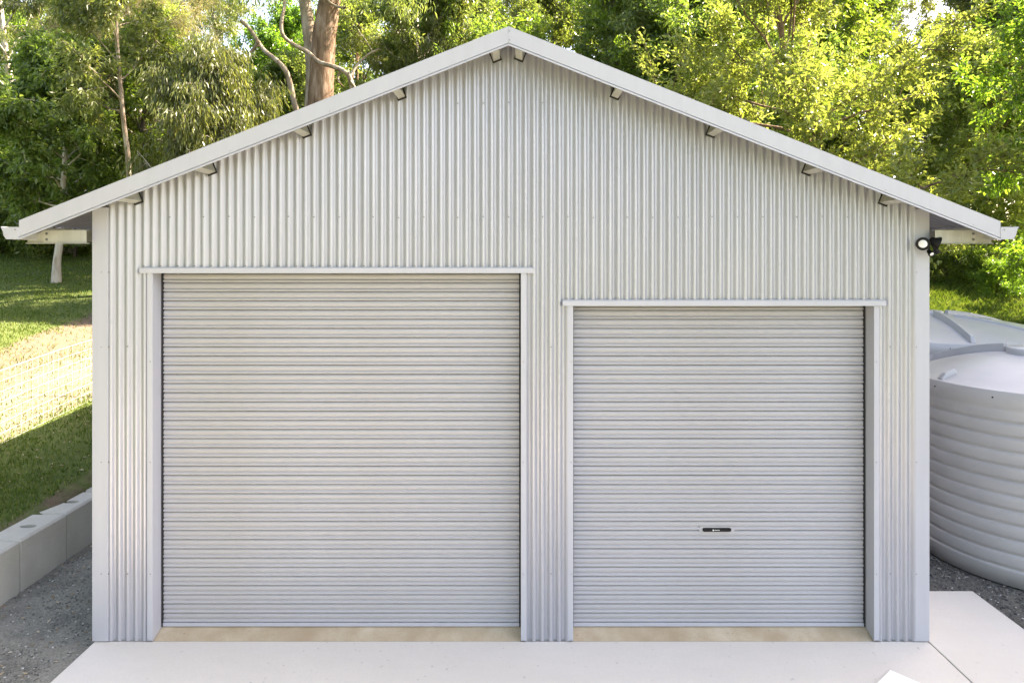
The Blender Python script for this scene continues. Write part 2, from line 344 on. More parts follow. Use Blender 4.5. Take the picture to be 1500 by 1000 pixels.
# roller doors
SP = .0844; prof = [(0, .018), (.05, .016), (.075, -.005), (.15, -.010), (.25, -.009), (.33, -.002), (.37, .005), (.42, .0045), (.46, -.001), (.58, -.004), (.76, -.004), (.90, -.001), (.965, .006), (1, .018)]
YD = .145
for di, (a, b, t) in enumerate((D1, D2)):
    x0, x1 = a+.004, b-.004
    mb = MB(); mb.box(x0-.02, x1+.02, YD+.0215, YD+.03, .06, t+.25)
    rd = mb.build('roller_door', M['door'], G)
    tag(rd, ('wide tall roller door without a handle', 'smaller roller door with a black handle')[di])
    mb = MB(); v = []; f = []; nseg = 12; n = len(prof)
    for i in range(nseg+1):
        x = x0+.012+(x1-x0-.024)*i/nseg
        for (u, d) in prof: v.append((x, YD+d, u*SP))
    for i in range(nseg):
        for j in range(n-1): f.append((i*n+j, (i+1)*n+j, (i+1)*n+j+1, i*n+j+1))
    mb.add(v, f, True); sm = mb.mesh('slat', M['door'])
    z = .078
    while z < t+.08:
        o = link('slat', sm, rd, (0, random.uniform(-.0012, .0012), z)); o.rotation_euler = (random.uniform(-.006, .006), 0, random.uniform(-.0002, .0002)); z += SP
    mb = MB(); mb.box(x0+.008, x1-.008, YD-.016, YD+.016, .047, .080); bevel(mb.build('bottom_rail', M['trim'], rd), .004, 2)
    mb = MB(); mb.box(x0+.012, x1-.012, YD-.008, YD+.012, .0435, .0468); mb.build('rubber_seal', M['black'], rd)
    for xx in (x0-.001, x1-.011): 
        mb = MB(); mb.box(xx, xx+.012, YD-.018, YD+.019, .047, t+.05); mb.build('door_guide', M['galv'] if False else M['gap'], rd)
    if di == 1:
        hx, hy, hz = W(1050.5, 776, 6.1+YD-.02)
        mb = MB(); L, H = .132, .0165
        def pill(L, H, y, n=10):
            p = []
            for k in range(n+1): q = -math.pi/2+math.pi*k/n; p.append((L-H+H*math.cos(q), y, H*math.sin(q)))
            for k in range(n+1): q = math.pi/2+math.pi*k/n; p.append((-L+H+H*math.cos(q), y, H*math.sin(q)))
            return p
        mb.prism(lambda s: pill(L+s[1], H+s[1], s[0]), [(.03, 0), (-.012, 0), (-.018, -.004)])
        hd = bevel(mb.build('handle', M['black'], rd, (hx, YD-.004, hz)), .001, 1)
        mb = MB(); mb.prism(lambda s: [(p[0], s[0], p[2]) for p in pill(.165, .03, 0)], [(.01, 0), (-.004, 0)]); mb.build('handle_plate', M['door'], rd, (hx, YD-.004, hz))
        # small silver maker's mark: a dot and a line of worn lettering too small to read
        mb = MB(); mb.tube([(-.036, -.0182, 0), (-.036, -.0200, 0)], .0065, 12)
        x = -.024
        for k, wd in enumerate((.005, .004, .006, .003, .005, .004, .006)):
            mb.box(x, x+wd, -.0195, -.0182, -.0026, .0028+.0012*(k % 2)); x += wd+.0022
        mb.build('handle_mark', M['mark'], hd)
# roof: corrugated sheets, ridge and barge cappings, gutters
EL, ER = -4.255, 4.135
for s, xe in ((-1, EL-.03), (1, ER+.03)):
    mb = MB(); v = []; f = []; k = 80
    for i in range(k+1):
        yy = .762*i/k; z = -corr(yy)
        for x in (XC, xe): v.append((x, yy, ztop(x)-.022+z))
    for i in range(k): f.append((2*i, 2*i+1, 2*i+3, 2*i+2))
    mb.add(v, f, True); me = mb.mesh('roof_sheet', M['roof'])
    for j in range(12): link('roof_sheet', me, G, (0, -OH+.02+j*.762, 0))
    # barge capping: flat face with a folded drip edge, plus a flange over the roof
    mb = MB(); y = -OH
    P = [(y+.10, .004), (y, .004), (y, -.136), (y+.010, -.138), (y+.010, -.144), (y-.004, -.146), (y-.006, -.159), (y+.004, -.161), (y+.014, -.150), (y+.014, -.130), (y+.003, -.126), (y+.003, .0005), (y+.10, .0005)]
    n = len(P); x0, x1 = (XC, EL) if s < 0 else (XC, ER)
    mb.prism(lambda x: [(x, q, ztop(x)+d) for q, d in P], [x0+s*.0005, x1])
    mb.build('barge_capping', M['trim'], G)
    # gutter (quad profile) with end cap
    gxe = EL if s < 0 else ER; zt = 3.59
    out = [(0, .105), (0, 0), (.105, 0), (.128, .03), (.137, .07), (.150, .098), (.158, .104)]
    inn = [(.150, .108), (.143, .100), (.130, .072), (.121, .034), (.100, .004), (.004, .004), (.004, .105)]
    mb = MB(); mb.prism(lambda yy: [(gxe+s*q, yy, zt+d) for q, d in out+inn], [-OH+.002, DEPTH+.3]); gu = mb.build('gutter', M['trim'], G)
    mb = MB(); mb.prism(lambda yy: [(gxe+s*q, yy, zt+d) for q, d in out], [-OH-.004, -OH+.001]); mb.build('gutter_end_cap', M['trim'], gu)
    mb = MB(); mb.tube([(gxe+s*.03, -OH-.007, zt+.082), (gxe+s*.03, -OH-.003, zt+.082)], .006, 8); mb.build('rivet', M['screw'], gu)
    # eave bracket beam sticking out of the wall corner
    xw = XL-.012 if s < 0 else XR+.012; xb = -4.335 if s < 0 else 4.205
    yb = -.10
    a, b = sorted((xw, xb)); xm = -4.19 if s < 0 else 4.07
    mb = MB(); a1, b1 = sorted((xw, xm)); mb.box(a1, b1, yb, yb+.003, 3.562, 3.672); mb.box(a1, b1, yb-.0, yb+.05, 3.672, 3.675); mb.box(a1, b1, yb-.014, yb+.05, 3.556, 3.561)
    eb = mb.build('eave_beam', M['galv'], G)
    a2, b2 = sorted((xm+s*.004, xb)); mb = MB()
    mb.add([(xm+s*.004, yb+.012, 3.562), (xb, yb+.012, 3.562), (xb, yb+.012, 3.585), (xm+s*.004, yb+.012, 3.67)], [(0, 1, 2, 3)] if s > 0 else [(3, 2, 1, 0)])
    mb.box(a2, b2, yb-.013, yb+.05, 3.5555, 3.5605); mb.build('beam_end_plate', M['galv'], eb)
    for zz in (3.592, 3.643):
        mb = MB(); mb.tube([(xm-s*.035, yb-.006, zz), (xm-s*.035, yb-.0002, zz)], [.011, .013], 10); mb.tube([(xm-s*.035, yb-.014, zz), (xm-s*.035, yb-.0062, zz)], .007, 6); mb.build('bolt', M['screw'], eb)
    mb = MB(); a4, b4 = sorted((xm-s*.14, xm-s*.002)); mb.box(a4, b4, yb-.003, yb-.0004, 3.5625, 3.668); mb.build('bracket_plate', M['galv'], eb)
    # wall return under the eave behind the beam: fascia purlin that carries the gutter
    mb = MB(); a3, b3 = sorted((gxe-s*.012, gxe-s*.004)); mb.box(a3, b3, -OH+.03, DEPTH+.25, 3.60, 3.70); mb.build('fascia', M['galv'], G)
mb = MB(); P = [(-.14, -.051), (0, .012), (.14, -.051), (.14, -.046), (0, .018), (-.14, -.046)]
mb.prism(lambda yy: [(XC+q, yy, ztop(XC)+d) for q, d in P], [-OH+.11, DEPTH+.28]); mb.build('ridge_capping', M['roof'], G)
mb = MB(); # lapped joint strip and rivets at the apex of the barge
mb.prism(lambda yy: [(XC-.0, yy, ztop(XC)-.002), (XC-.0, yy, ztop(XC)-.135), (XC+.016, yy, ztop(XC+.016)-.135), (XC+.016, yy, ztop(XC+.016)-.002)], [-OH-.0025, -OH-.0004]); mb.build('barge_joint', M['trim'], G)
mb = MB()
for d in (.04, .115): mb.tube([(XC+.007, -OH-.006, ztop(XC)-d), (XC+.007, -OH-.0026, ztop(XC)-d)], .005, 8)
for x in (-3.3, -2.45, -1.6, -.75, .6, 1.45, 2.3, 3.15, 3.9): mb.tube([(x, -OH-.003, ztop(x)-.118), (x, -OH-.0002, ztop(x)-.118)], .0035, 6)
tag(mb.build('barge_rivets', M['screw'], G), kind='stuff')
# purlins sticking out under the barge
for px in (195, 303, 441, 580, 719, 769, 909, 1049, 1189, 1301):
    x = (px-757)/163; s = -1 if x < XC else 1; up = -s              # s: side; slope vector
    ux, uz = (1/math.hypot(1, SL), -s*SL/math.hypot(1, SL)); nx_, nz_ = (s*SL/math.hypot(1, SL), 1/math.hypot(1, SL))
    def pt(a, d, y): return (x+a*ux-d*nx_*1.0, y, ztop(x)+a*uz-d*nz_)
    mb = MB(); t = .003; wd = .032
    # C section: web, bottom flange, lip
    def slab(a0, a1, d0, d1, y0, y1):
        mb.add([pt(a0, d0, y0), pt(a1, d0, y0), pt(a1, d1, y0), pt(a0, d1, y0), pt(a0, d0, y1), pt(a1, d0, y1), pt(a1, d1, y1), pt(a0, d1, y1)],
               [(0, 1, 2, 3), (7, 6, 5, 4), (4, 5, 1, 0), (5, 6, 2, 1), (6, 7, 3, 2), (7, 4, 0, 3)])
    w0 = -wd if s < 0 else wd
    slab(-wd, -wd+t, .04, .15, -OH+.015, .3); slab(wd-t, wd, .04, .15, -OH+.015, .3); slab(-wd+t, wd-t, .1472, .1502, -OH+.015, .3)
    pu = mb.build('purlin', M['galv'], G)
    mb = MB(); slab(-wd-.012, wd+.012, .03, .167, -.0165, -.0145); mb.build('purlin_gap', M['gap'], pu)
# screws
mb = MB()
def screw(x, z, y=-.0185, r=.0085): mb.tube([(x, y-.0035, z), (x, y+.006, z)], [r*.75, r], 6)
k0 = math.ceil((XL+.2)/PITCH); k1 = int((XR-.15)/PITCH)
def inopen(x, z): return (D1[0]-.06 < x < D1[1]+.06 and z < D1[2]+.06) or (D2[0]-.06 < x < D2[1]+.06 and z < D2[2]+.06)
for k in range(k0, k1+1):
    x = k*PITCH
    for z, st in ((3.795, 3), (2.63, 4), (.60, 4), (4.82, 3)):
        if z > ztop(x)-.4 or inopen(x, z): continue
        kk = (k-k0) % 10
        if kk in ((0, 3, 6) if st == 3 else (1, 5, 8)): screw(x+.003, z+random.uniform(-.006, .006), -.0138)
    if k % 2 == 0:
        for (a, b, t) in (D1, D2):
            if a-.1 < x < b+.08: screw(x, t+.066, -.0138, .0075)
for z in (.6, 1.6, 2.63, 3.3): screw(XL+.07, z, -.0185, .006); screw(XL+.135, z, -.0185, .006); screw(XR-.105, z, -.0185, .006)
for (a, b, t) in (D1, D2):
    for z in (.6, 1.6, 2.5): screw(a-.02, z, -.0195, .006); screw(b+.02, z, -.0195, .006)
tag(mb.build('screws', M['screw'], G), kind='stuff')

# ------------------------------------------------------------------ twin floodlight with sensor on the corner
fx, fy, fz = W(1353, 356, 6.1-.02)
FL = empty('flood_light', (fx, -.0185, fz-.02)); tag(FL, 'black twin-head security floodlight with motion sensor on the garage corner', 'light')
mb = MB(); mb.tube([(0, -.001, .02), (0, -.026, .02)], [.040, .036], 20); bevel(mb.build('mount', M['black'], FL), .003)
mb = MB(); mb.tube([(0, -.02, .02), (0, -.06, .02)], .013, 10); mb.tube([(-.05, -.06, .015), (-.02, -.062, .03), (.02, -.062, .036), (.05, -.05, .04)], .012, 10); mb.build('arm', M['black'], FL)
def head(c, d, r, ln, name):
    c = Vector(c); d = Vector(d).normalized(); mb = MB()
    mb.tube([c-d*ln, c-d*ln*.8, c-d*ln*.3, c, c+d*.010], [r*.35, r*.62, r*.8, r, r], 24, True, False)
    mb.tube([c-d*ln*1.001, c-d*ln], [r*.34, r*.35], 24, True, True)
    mb.tube([c+d*.0101, c+d*.004], [r*.995, r*.74], 24, False, True)
    h = mb.build(name, M['black'], FL)
    mb = MB(); mb.tube([c+d*.0045, c+d*.010, c+d*.0125], [r*.72, r*.62, r*.2], 24, True); mb.build('lens', M['lens'], h)
head((-.055, -.085, .012), (-.62, -.78, -.1), .058, .075, 'lamp_head')
head((.085, -.075, .02), (.95, -.35, -.35), .055, .075, 'lamp_head')
head((.012, -.095, -.075), (.05, -.85, -.55), .028, .055, 'motion_sensor')
mb = MB(); mb.tube([(0, -.06, .02), (.008, -.07, -.05)], .011, 8); mb.tube([(.05, -.06, -.0), (.10, -.05, -.07)], [.016, .022], 10); mb.build('sensor_arm', M['black'], FL)

# ------------------------------------------------------------------ retaining wall of concrete blocks
RW = empty('retaining_wall', (-5.38, 1.0, -.07)); tag(RW, 'low grey retaining wall of concrete blocks along the gravel', 'wall')
def block_mesh():
    bm = bmesh.new(); x0, x1, L, H = -.19, .18, .704, .545; c = .022
    n = 24; hx, hy = .09, .045
    # stations: body up to H-c, chamfer, top with an oval lifting hole
    def ring(pts, z): return [bm.verts.new((p[0], p[1], z)) for p in pts]
    def rect(i): return [(x0, i), (x1-i, i), (x1-i, L-i), (x0, L-i)]
    def resample(q, n):
        # n points around the rectangle, by angle from its centre
        cx, cy = 0, L/2; out = []
        for k in range(n):
            t = 2*math.pi*(k+.5)/n; dx, dy = math.cos(t), math.sin(t); s = 1e9
            if dx > 1e-9: s = min(s, (q[2][0]-cx)/dx)
            if dx < -1e-9: s = min(s, (q[0][0]-cx)/dx)
            if dy > 1e-9: s = min(s, (q[2][1]-cy)/dy)
            if dy < -1e-9: s = min(s, (q[0][1]-cy)/dy)
            out.append((cx+dx*s, cy+dy*s))
        # snap the nearest points to the corners
        for cr in q:
            k = min(range(n), key=lambda i: (out[i][0]-cr[0])**2+(out[i][1]-cr[1])**2); out[k] = cr
        return out
    el = [(hx*math.cos(2*math.pi*(k+.5)/n), L/2+hy*math.sin(2*math.pi*(k+.5)/n)) for k in range(n)]
    rs = [ring(resample(rect(0), n), 0), ring(resample(rect(0), n), H-c), ring(resample(rect(c), n), H), ring(el, H), ring(el, H-.3)]
    for a, b in zip(rs[:-1], rs[1:]):
        for i in range(n): bm.faces.new((a[i], a[(i+1) % n], b[(i+1) % n], b[i]))
    bm.faces.new(rs[-1])
    me = bpy.data.meshes.new('block'); bm.to_mesh(me); me.materials.append(M['block']); return me
bmesh_ = block_mesh()
for i, (dx, rz) in enumerate([(0, 0), (.012, -.004), (.02, .012), (.012, -.006), (.004, .006), (.0, -.006), (.012, .004), (0, 0), (.01, .005), (0, 0)]):
    o = link('block', bmesh_, RW, (dx, -2.19+.731*i, random.uniform(-.006, .006))); o.rotation_euler.z = rz

# ------------------------------------------------------------------ white wire fence on the slope
FE = empty('wire_fence', (-7.0, 2.0, float(height(-7.0, 2.0)))); tag(FE, 'white welded wire mesh fence along the grassy slope', 'fence')
FX = -7.0; ys = np.arange(-2.0, 13.01, .11); fzb = .36+.1245*(ys-2.0)+.47
fzb = np.array([float(height(FX, y)) for y in ys]); kk = np.ones(15)/15; fzb = np.convolve(np.pad(fzb, 7, 'edge'), kk, 'valid')
base = Vector(FE.location)
for r in range(8):
    mb = MB(); st = 5; mb.tube([(FX-base.x, ys[i]-base.y, fzb[i]-base.z+.02+.142*r) for i in range(0, len(ys), st)], .0022 if r < 7 else .004, 4); mb.build('rail_wire', M['wire'], FE)
mb = MB()
for i in range(len(ys)): mb.tube([(FX-base.x-.006, ys[i]-base.y, fzb[i]-base.z), (FX-base.x-.006, ys[i]-base.y, fzb[i]-base.z+1.03)], .0015, 3)
tag(mb.build('upright_wires', M['wire'], FE), kind='stuff')
for i in range(0, len(ys), 22):
    mb = MB(); mb.tube([(FX-base.x-.035, ys[i]-base.y, fzb[i]-base.z-.2), (FX-base.x-.035, ys[i]-base.y, fzb[i]-base.z+1.08)], .018, 8); mb.build('post', M['wire'], FE)

# ------------------------------------------------------------------ water tanks
def tank(c, Rr, Hh, dome, nrib, label, ribs):
    T = empty('water_tank', c); tag(T, label, 'water tank', 'round grey water tanks beside the garage')
    prof = [(Rr-.05, 0), (Rr, .0)]; band = .16; top = .20; p = (Hh-band-top)/nrib
    prof.append((Rr, band))
    for k in range(nrib):
        z = band+k*p
        for u, d in ((.03, .0), (.07, -.006), (.10, -.017), (.16, -.020), (.22, -.014), (.32, -.002), (.42, .001), (.7, .003), (.96, .002)): prof.append((Rr+d, z+u*p))
    prof += [(Rr, Hh-top), (Rr+.012, Hh-top+.03), (Rr+.012, Hh-.01), (Rr+.004, Hh)]
    mb = MB(); mb.lathe(prof, (0, 0, 0), 128); mb.build('wall', M['tank'], T)
    rp = [(Rr+.005, Hh), (Rr-.02, Hh+.006), (Rr-.05, Hh+.015)]
    for k in range(1, 13):
        r = (Rr-.05)*(1-k/13); rp.append((r, Hh+.015+dome*(1-(r/(Rr-.05))**1.9)))
    rp.append((.0, Hh+.015+dome))
    mb = MB(); mb.lathe(rp, (0, 0, 0), 128); ro = mb.build('roof', M['tank'], T)
    def zr(r): return Hh+.015+dome*(1-(min(r, Rr-.05)/(Rr-.05))**1.9)
    for ang, r0, r1, hh in ribs:
        mb = MB(); a = R(ang); d = Vector((math.cos(a), math.sin(a), 0)); s = Vector((-d.y, d.x, 0)); st = []
        n = 9; rr = [r0+(r1-r0)*i/n for i in range(n+1)]
        def sec(r):
            k = min(1, (r0-r)/.06+.15) if True else 1
            q = d*r; return [tuple(q+s*.045+Vector((0, 0, zr(r)-.02))), tuple(q+s*.03+Vector((0, 0, zr(r)+hh*k))), tuple(q-s*.03+Vector((0, 0, zr(r)+hh*k))), tuple(q-s*.045+Vector((0, 0, zr(r)-.02)))]
        mb.prism(sec, [r0, r0-.05]+rr[1:]); bevel(mb.build('rib', M['tank'], ro), .008, 2)
    mb = MB(); mb.lathe([(.26, zr(.26)-.02), (.26, zr(0)+.05), (.24, zr(0)+.06), (0, zr(0)+.075)], (0, 0, 0), 40); mb.build('lid', M['tank'], ro)
    for ang in range(0, 360, 30):
        a = R(ang+7); q = Vector((math.cos(a), math.sin(a), 0))
        mb = MB(); mb.tube([q*(Rr+.008)+Vector((0, 0, Hh-.075)), q*(Rr+.018)+Vector((0, 0, Hh-.075))], .009, 8); mb.build('bolt', M['black'], T)
    return T
tank((6.12, 1.95, -.05), 1.25, 2.05, .28, 11, 'smaller grey ribbed plastic water tank on the gravel near the path', [(116, 1.22, .3, .10), (188, 1.22, 1.04, .055), (56, 1.2, .3, .08), (262, 1.22, 1.06, .05), (320, 1.2, .3, .06), (0, 1.2, .3, .06)])
tank((7.90, 6.95, -.05), 2.2, 2.05, .30, 11, 'larger grey water tank with ribbed dome roof behind the smaller tank', [(256, 2.15, .4, .11), (302, 2.1, .5, .04), (20, 2.1, .5, .07), (90, 2.1, .5, .09), (160, 2.1, .5, .09), (205, 2.1, .5, .09)])

# added white panel whose corner stands in for a sunlit patch on the apron
mb = MB(); mb.box(-.0, .9, -.9, 0, 0, .012); o = bevel(mb.build('sun_patch_panel', M['sun_patch_white']), .002, 1)
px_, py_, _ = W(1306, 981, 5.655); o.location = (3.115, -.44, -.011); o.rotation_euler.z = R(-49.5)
tag(o, 'white flat panel standing in for a sunlit patch on the concrete apron', 'panel')

# timber edging along the bank behind the tanks
TE = empty('timber_edging', (8, 10.05, 1.55)); tag(TE, 'weathered timber sleeper edging at the foot of the grass bank', 'edging')
for i in range(7):
    mb = MB(); mb.box(0, 1.78, -.06, .06, 0, .23); o = bevel(mb.build('sleeper', M['timber'], TE, (-3.8+1.8*i, random.uniform(-.02, .02), random.uniform(-.02, .01))), .01, 2)

# ------------------------------------------------------------------ vegetation
def tubes_np(branches, sides):
    V = []; Q = []; off = 0
    for (pts, rad), n in zip(branches, sides):
        pts = np.asarray(pts); k = len(pts); d = np.gradient(pts, axis=0); d /= np.linalg.norm(d, axis=1)[:, None]+1e-9
        ref = np.array([.31, .77, .11]) if abs(d[0] @ np.array([.31, .77, .11])) < .8 else np.array([1, 0, 0.])
        a = np.cross(d, ref); a /= np.linalg.norm(a, axis=1)[:, None]+1e-9; b = np.cross(d, a)
        t = np.linspace(0, 2*np.pi, n, endpoint=False)
        ring = pts[:, None]+(a[:, None]*np.cos(t)[None, :, None]+b[:, None]*np.sin(t)[None, :, None])*np.asarray(rad)[:, None, None]
        V.append(ring.reshape(-1, 3)); i = np.arange(k*n).reshape(k, n)+off; j = np.roll(i, -1, 1)
        Q.append(np.stack([i[:-1], j[:-1], j[1:], i[1:]], -1).reshape(-1, 4)); off += k*n
    return np.concatenate(V), np.concatenate(Q)
def nrm(v): return v/(np.linalg.norm(v, axis=-1, keepdims=True)+1e-9)
def leaves_np(g, pos, direc, ln, wd, droop, spread, nup=.6):
    n = len(pos); d = nrm(direc*.6+g.normal(0, 1, (n, 3))*spread+np.array([0, 0, -droop])); nu = nrm(g.normal(0, 1, (n, 3))+np.array([0, 0, nup*1.6]))
    s = nrm(np.cross(d, nu)); up = np.cross(s, d); L = (ln*g.uniform(.65, 1.3, n))[:, None]; Wd = (wd*g.uniform(.7, 1.25, n))[:, None]
    V = np.stack([pos, pos+d*L*.45+s*Wd+up*Wd*.35, pos+d*L-up*L*.12, pos+d*L*.45-s*Wd+up*Wd*.35], 1)
    Q = np.arange(n*4).reshape(n, 4); lv = np.clip(g.beta(2.2, 2.6, n), 0, 1)
    return V.reshape(-1, 3), Q, np.repeat(lv, 4)
def poly(g, p, d, L, n, wob, bend):
    pts = [p]; d = nrm(d)
    for i in range(n):
        d = nrm(d+g.normal(0, wob, 3)+np.array([0, 0, bend])); pts.append(pts[-1]+d*L/n)
    return np.array(pts)
def interp(pts, t):
    f = t*(len(pts)-1); i = min(int(f), len(pts)-2); u = f-i; return pts[i]*(1-u)+pts[i+1]*u, nrm(pts[i+1]-pts[i])
def grow(seed, H, r0, fb, reach, n1, n2, n3, lpt, leafm, barkm, ln, wd, droop=.3, el=(10, 65), bend=.05, wob=.1, spread=.7, shape=None, clump=.10, lean=0, twl=.5):
    g = np.random.default_rng(seed); B = []; S = []
    tr = poly(g, np.zeros(3), np.array([lean, 0, 1.]), H*.93, 11, .05, .06); tr[0, 2] -= .3
    trr = r0*np.linspace(1, .18, 12)**.9; trr[0] *= 1.35; B.append((tr, trr)); S.append(9)
    A = []; Dv = []
    shape = shape or (lambda u: math.sin(math.pi*min(1, .18+.82*u))**.7)
    for i in range(n1):
        u = (i+g.uniform(.1, .9))/n1; t = fb+(1-fb)*u*.98; p, td = interp(tr, t); az = i*2.4+g.uniform(-.5, .5)
        e = R(el[0]+(el[1]-el[0])*u+g.uniform(-12, 12)); d = np.array([math.cos(az)*math.cos(e), math.sin(az)*math.cos(e), math.sin(e)])
        L = reach*shape(u)*g.uniform(.75, 1.2)+.25; b1 = poly(g, p, d, L, 6, wob, bend); rb = r0*(1-.75*t)*.45
        B.append((b1, np.linspace(rb, rb*.2, 7))); S.append(5)
        for j in range(n2):
            tt = .25+.75*(j+g.uniform(.2, 1))/n2; p2, d2 = interp(b1, min(tt, 1)); q = nrm(d2*.75+nrm(g.normal(0, 1, 3))*.9+np.array([0, 0, .12])); L2 = L*.42*(1.25-.7*tt)*g.uniform(.7, 1.3)+.15
            b2 = poly(g, p2, q, L2, 4, wob*1.3, bend*.5-droop*.08); r2 = max(.006, rb*.3); B.append((b2, np.linspace(r2, r2*.4, 5))); S.append(4)
            for k in range(n3):
                t3 = .2+.8*(k+g.uniform(0, 1))/n3; p3, d3 = interp(b2, min(t3, 1)); q3 = nrm(d3*.6+nrm(g.normal(0, 1, 3))*.9-np.array([0, 0, droop*.5])); L3 = twl*g.uniform(.5, 1.3)
                e3 = p3+q3*L3; B.append((np.array([p3, (p3+e3)/2+g.normal(0, .02, 3), e3]), np.array([.007, .005, .003]))); S.append(3)
                m = g.poisson(lpt); s = g.uniform(.15, 1.08, m)[:, None]; A.append(p3+(e3-p3)*s+g.normal(0, clump, (m, 3))); Dv.append(np.repeat(q3[None], m, 0))
    tv, tq = tubes_np(B, S); tm = np_mesh('trunk', tv, tq, barkm, True)
    lvx, lq, lv = leaves_np(g, np.concatenate(A), np.concatenate(Dv), ln, wd, droop, spread)
    return tm, np_mesh('crown', lvx, lq, leafm, False, lv)
V_ = {}
# dense broad-leaved, gum, bright, feathery, shrub
V_['lawn0'] = grow(21, 8.2, .13, .30, 2.3, 20, 7, 6, 44, M['lf_dense'], M['bark_pale'], .20, .045, .55)
V_['weep0'] = grow(22, 7.6, .11, .22, 1.9, 20, 7, 6, 46, M['lf_euc'], M['bark_pale'], .22, .022, 1.5, (20, 70), .02, .14, .4, clump=.14)
V_['slim0'] = grow(23, 13, .10, .45, 1.9, 14, 5, 5, 40, M['lf_euc'], M['bark_mid'], .2, .028, .6, (25, 70), .04, .16, .6)
V_['dense0'] = grow(1, 9, .16, .16, 2.9, 22, 7, 6, 36, M['lf_dense'], M['bark_dark'], .17, .038, .35)
V_['dense1'] = grow(2, 12, .20, .2, 3.4, 24, 7, 6, 36, M['lf_dense'], M['bark_dark'], .19, .042, .3)
V_['green0'] = grow(3, 11, .17, .18, 3.2, 22, 7, 6, 34, M['lf_green'], M['bark_dark'], .17, .04, .25)
V_['gum0'] = grow(4, 15, .22, .35, 3.6, 18, 6, 6, 40, M['lf_euc'], M['bark_pale'], .22, .022, .9, (20, 70), .04, .16, .5)
V_['gum1'] = grow(5, 17, .24, .3, 3.9, 20, 6, 6, 40, M['lf_euc'], M['bark_pale'], .22, .024, .8, (25, 70), .04, .18, .55)
V_['bright0'] = grow(6, 10, .17, .12, 3.5, 26, 8, 6, 36, M['lf_bright'], M['bark_brown'], .17, .032, .1, (5, 70), .06, .12, .8)
V_['bright1'] = grow(12, 7, .12, .08, 2.7, 22, 7, 6, 34, M['lf_bright'], M['bark_brown'], .16, .034, .1, (5, 70), .06, .12, .8)
V_['pale0'] = grow(8, 12, .14, .3, 3.0, 20, 7, 6, 50, M['lf_pale'], M['bark_pale'], .26, .008, .25, (25, 65), .07, .16, .45, lean=.25)
V_['shrub0'] = grow(9, 2.6, .05, .05, 1.5, 14, 6, 5, 26, M['lf_dense'], M['bark_dark'], .13, .034, .2, (0, 70), .05, .12, .8, twl=.35)
V_['shrub1'] = grow(10, 2.2, .05, .05, 1.4, 14, 6, 5, 26, M['lf_green'], M['bark_dark'], .13, .034, .2, (0, 70), .05, .12, .8, twl=.35)
def plant(var, name, x, y, sc, label, cat='tree', group=None, rz=None, sz=1.0):
    t = empty(name, (x, y, float(height(x, y))-.05)); t.rotation_euler.z = random.uniform(0, 6.28) if rz is None else rz; t.scale = (sc, sc, sc*sz)
    tm, cm = V_[var]; link('trunk', tm, t); link('crown', cm, t); return tag(t, label, cat, group)
def px_x(px, D): return (px-757)*D/F, D-6.1

# --- trees that stand out in the photograph
x, y = px_x(82, 22); plant('lawn0', 'leafy_tree', x, y, .98, 'dark glossy broad-leaved tree on a thin pale trunk on the lawn', rz=.4, sz=1.0)
x, y = px_x(338, 19); plant('weep0', 'weeping_gum_tree', x, y, .95, 'weeping gum tree with long hanging olive leaves beside the roof slope', rz=1.2)
x, y = px_x(235, 24); plant('pale0', 'feathery_tree', x, y, 1.0, 'pale feathery she-oak leaning behind the dark broad-leaved tree', rz=3.3)
x, y = px_x(1230, 17); plant('bright0', 'sunlit_tree', x, y, 1.0, 'big sunlit yellow-green bushy tree above the right roof slope', rz=2.0)
x, y = px_x(1475, 24); plant('bright1', 'bushy_tree', x, y, 1.15, 'rounded sunlit bushy tree on the grass bank behind the water tanks', rz=.8)
x, y = px_x(870, 25); plant('green0', 'leafy_tree', x, y, 1.05, 'fresh green leafy tree just behind the garage ridge', rz=.5)
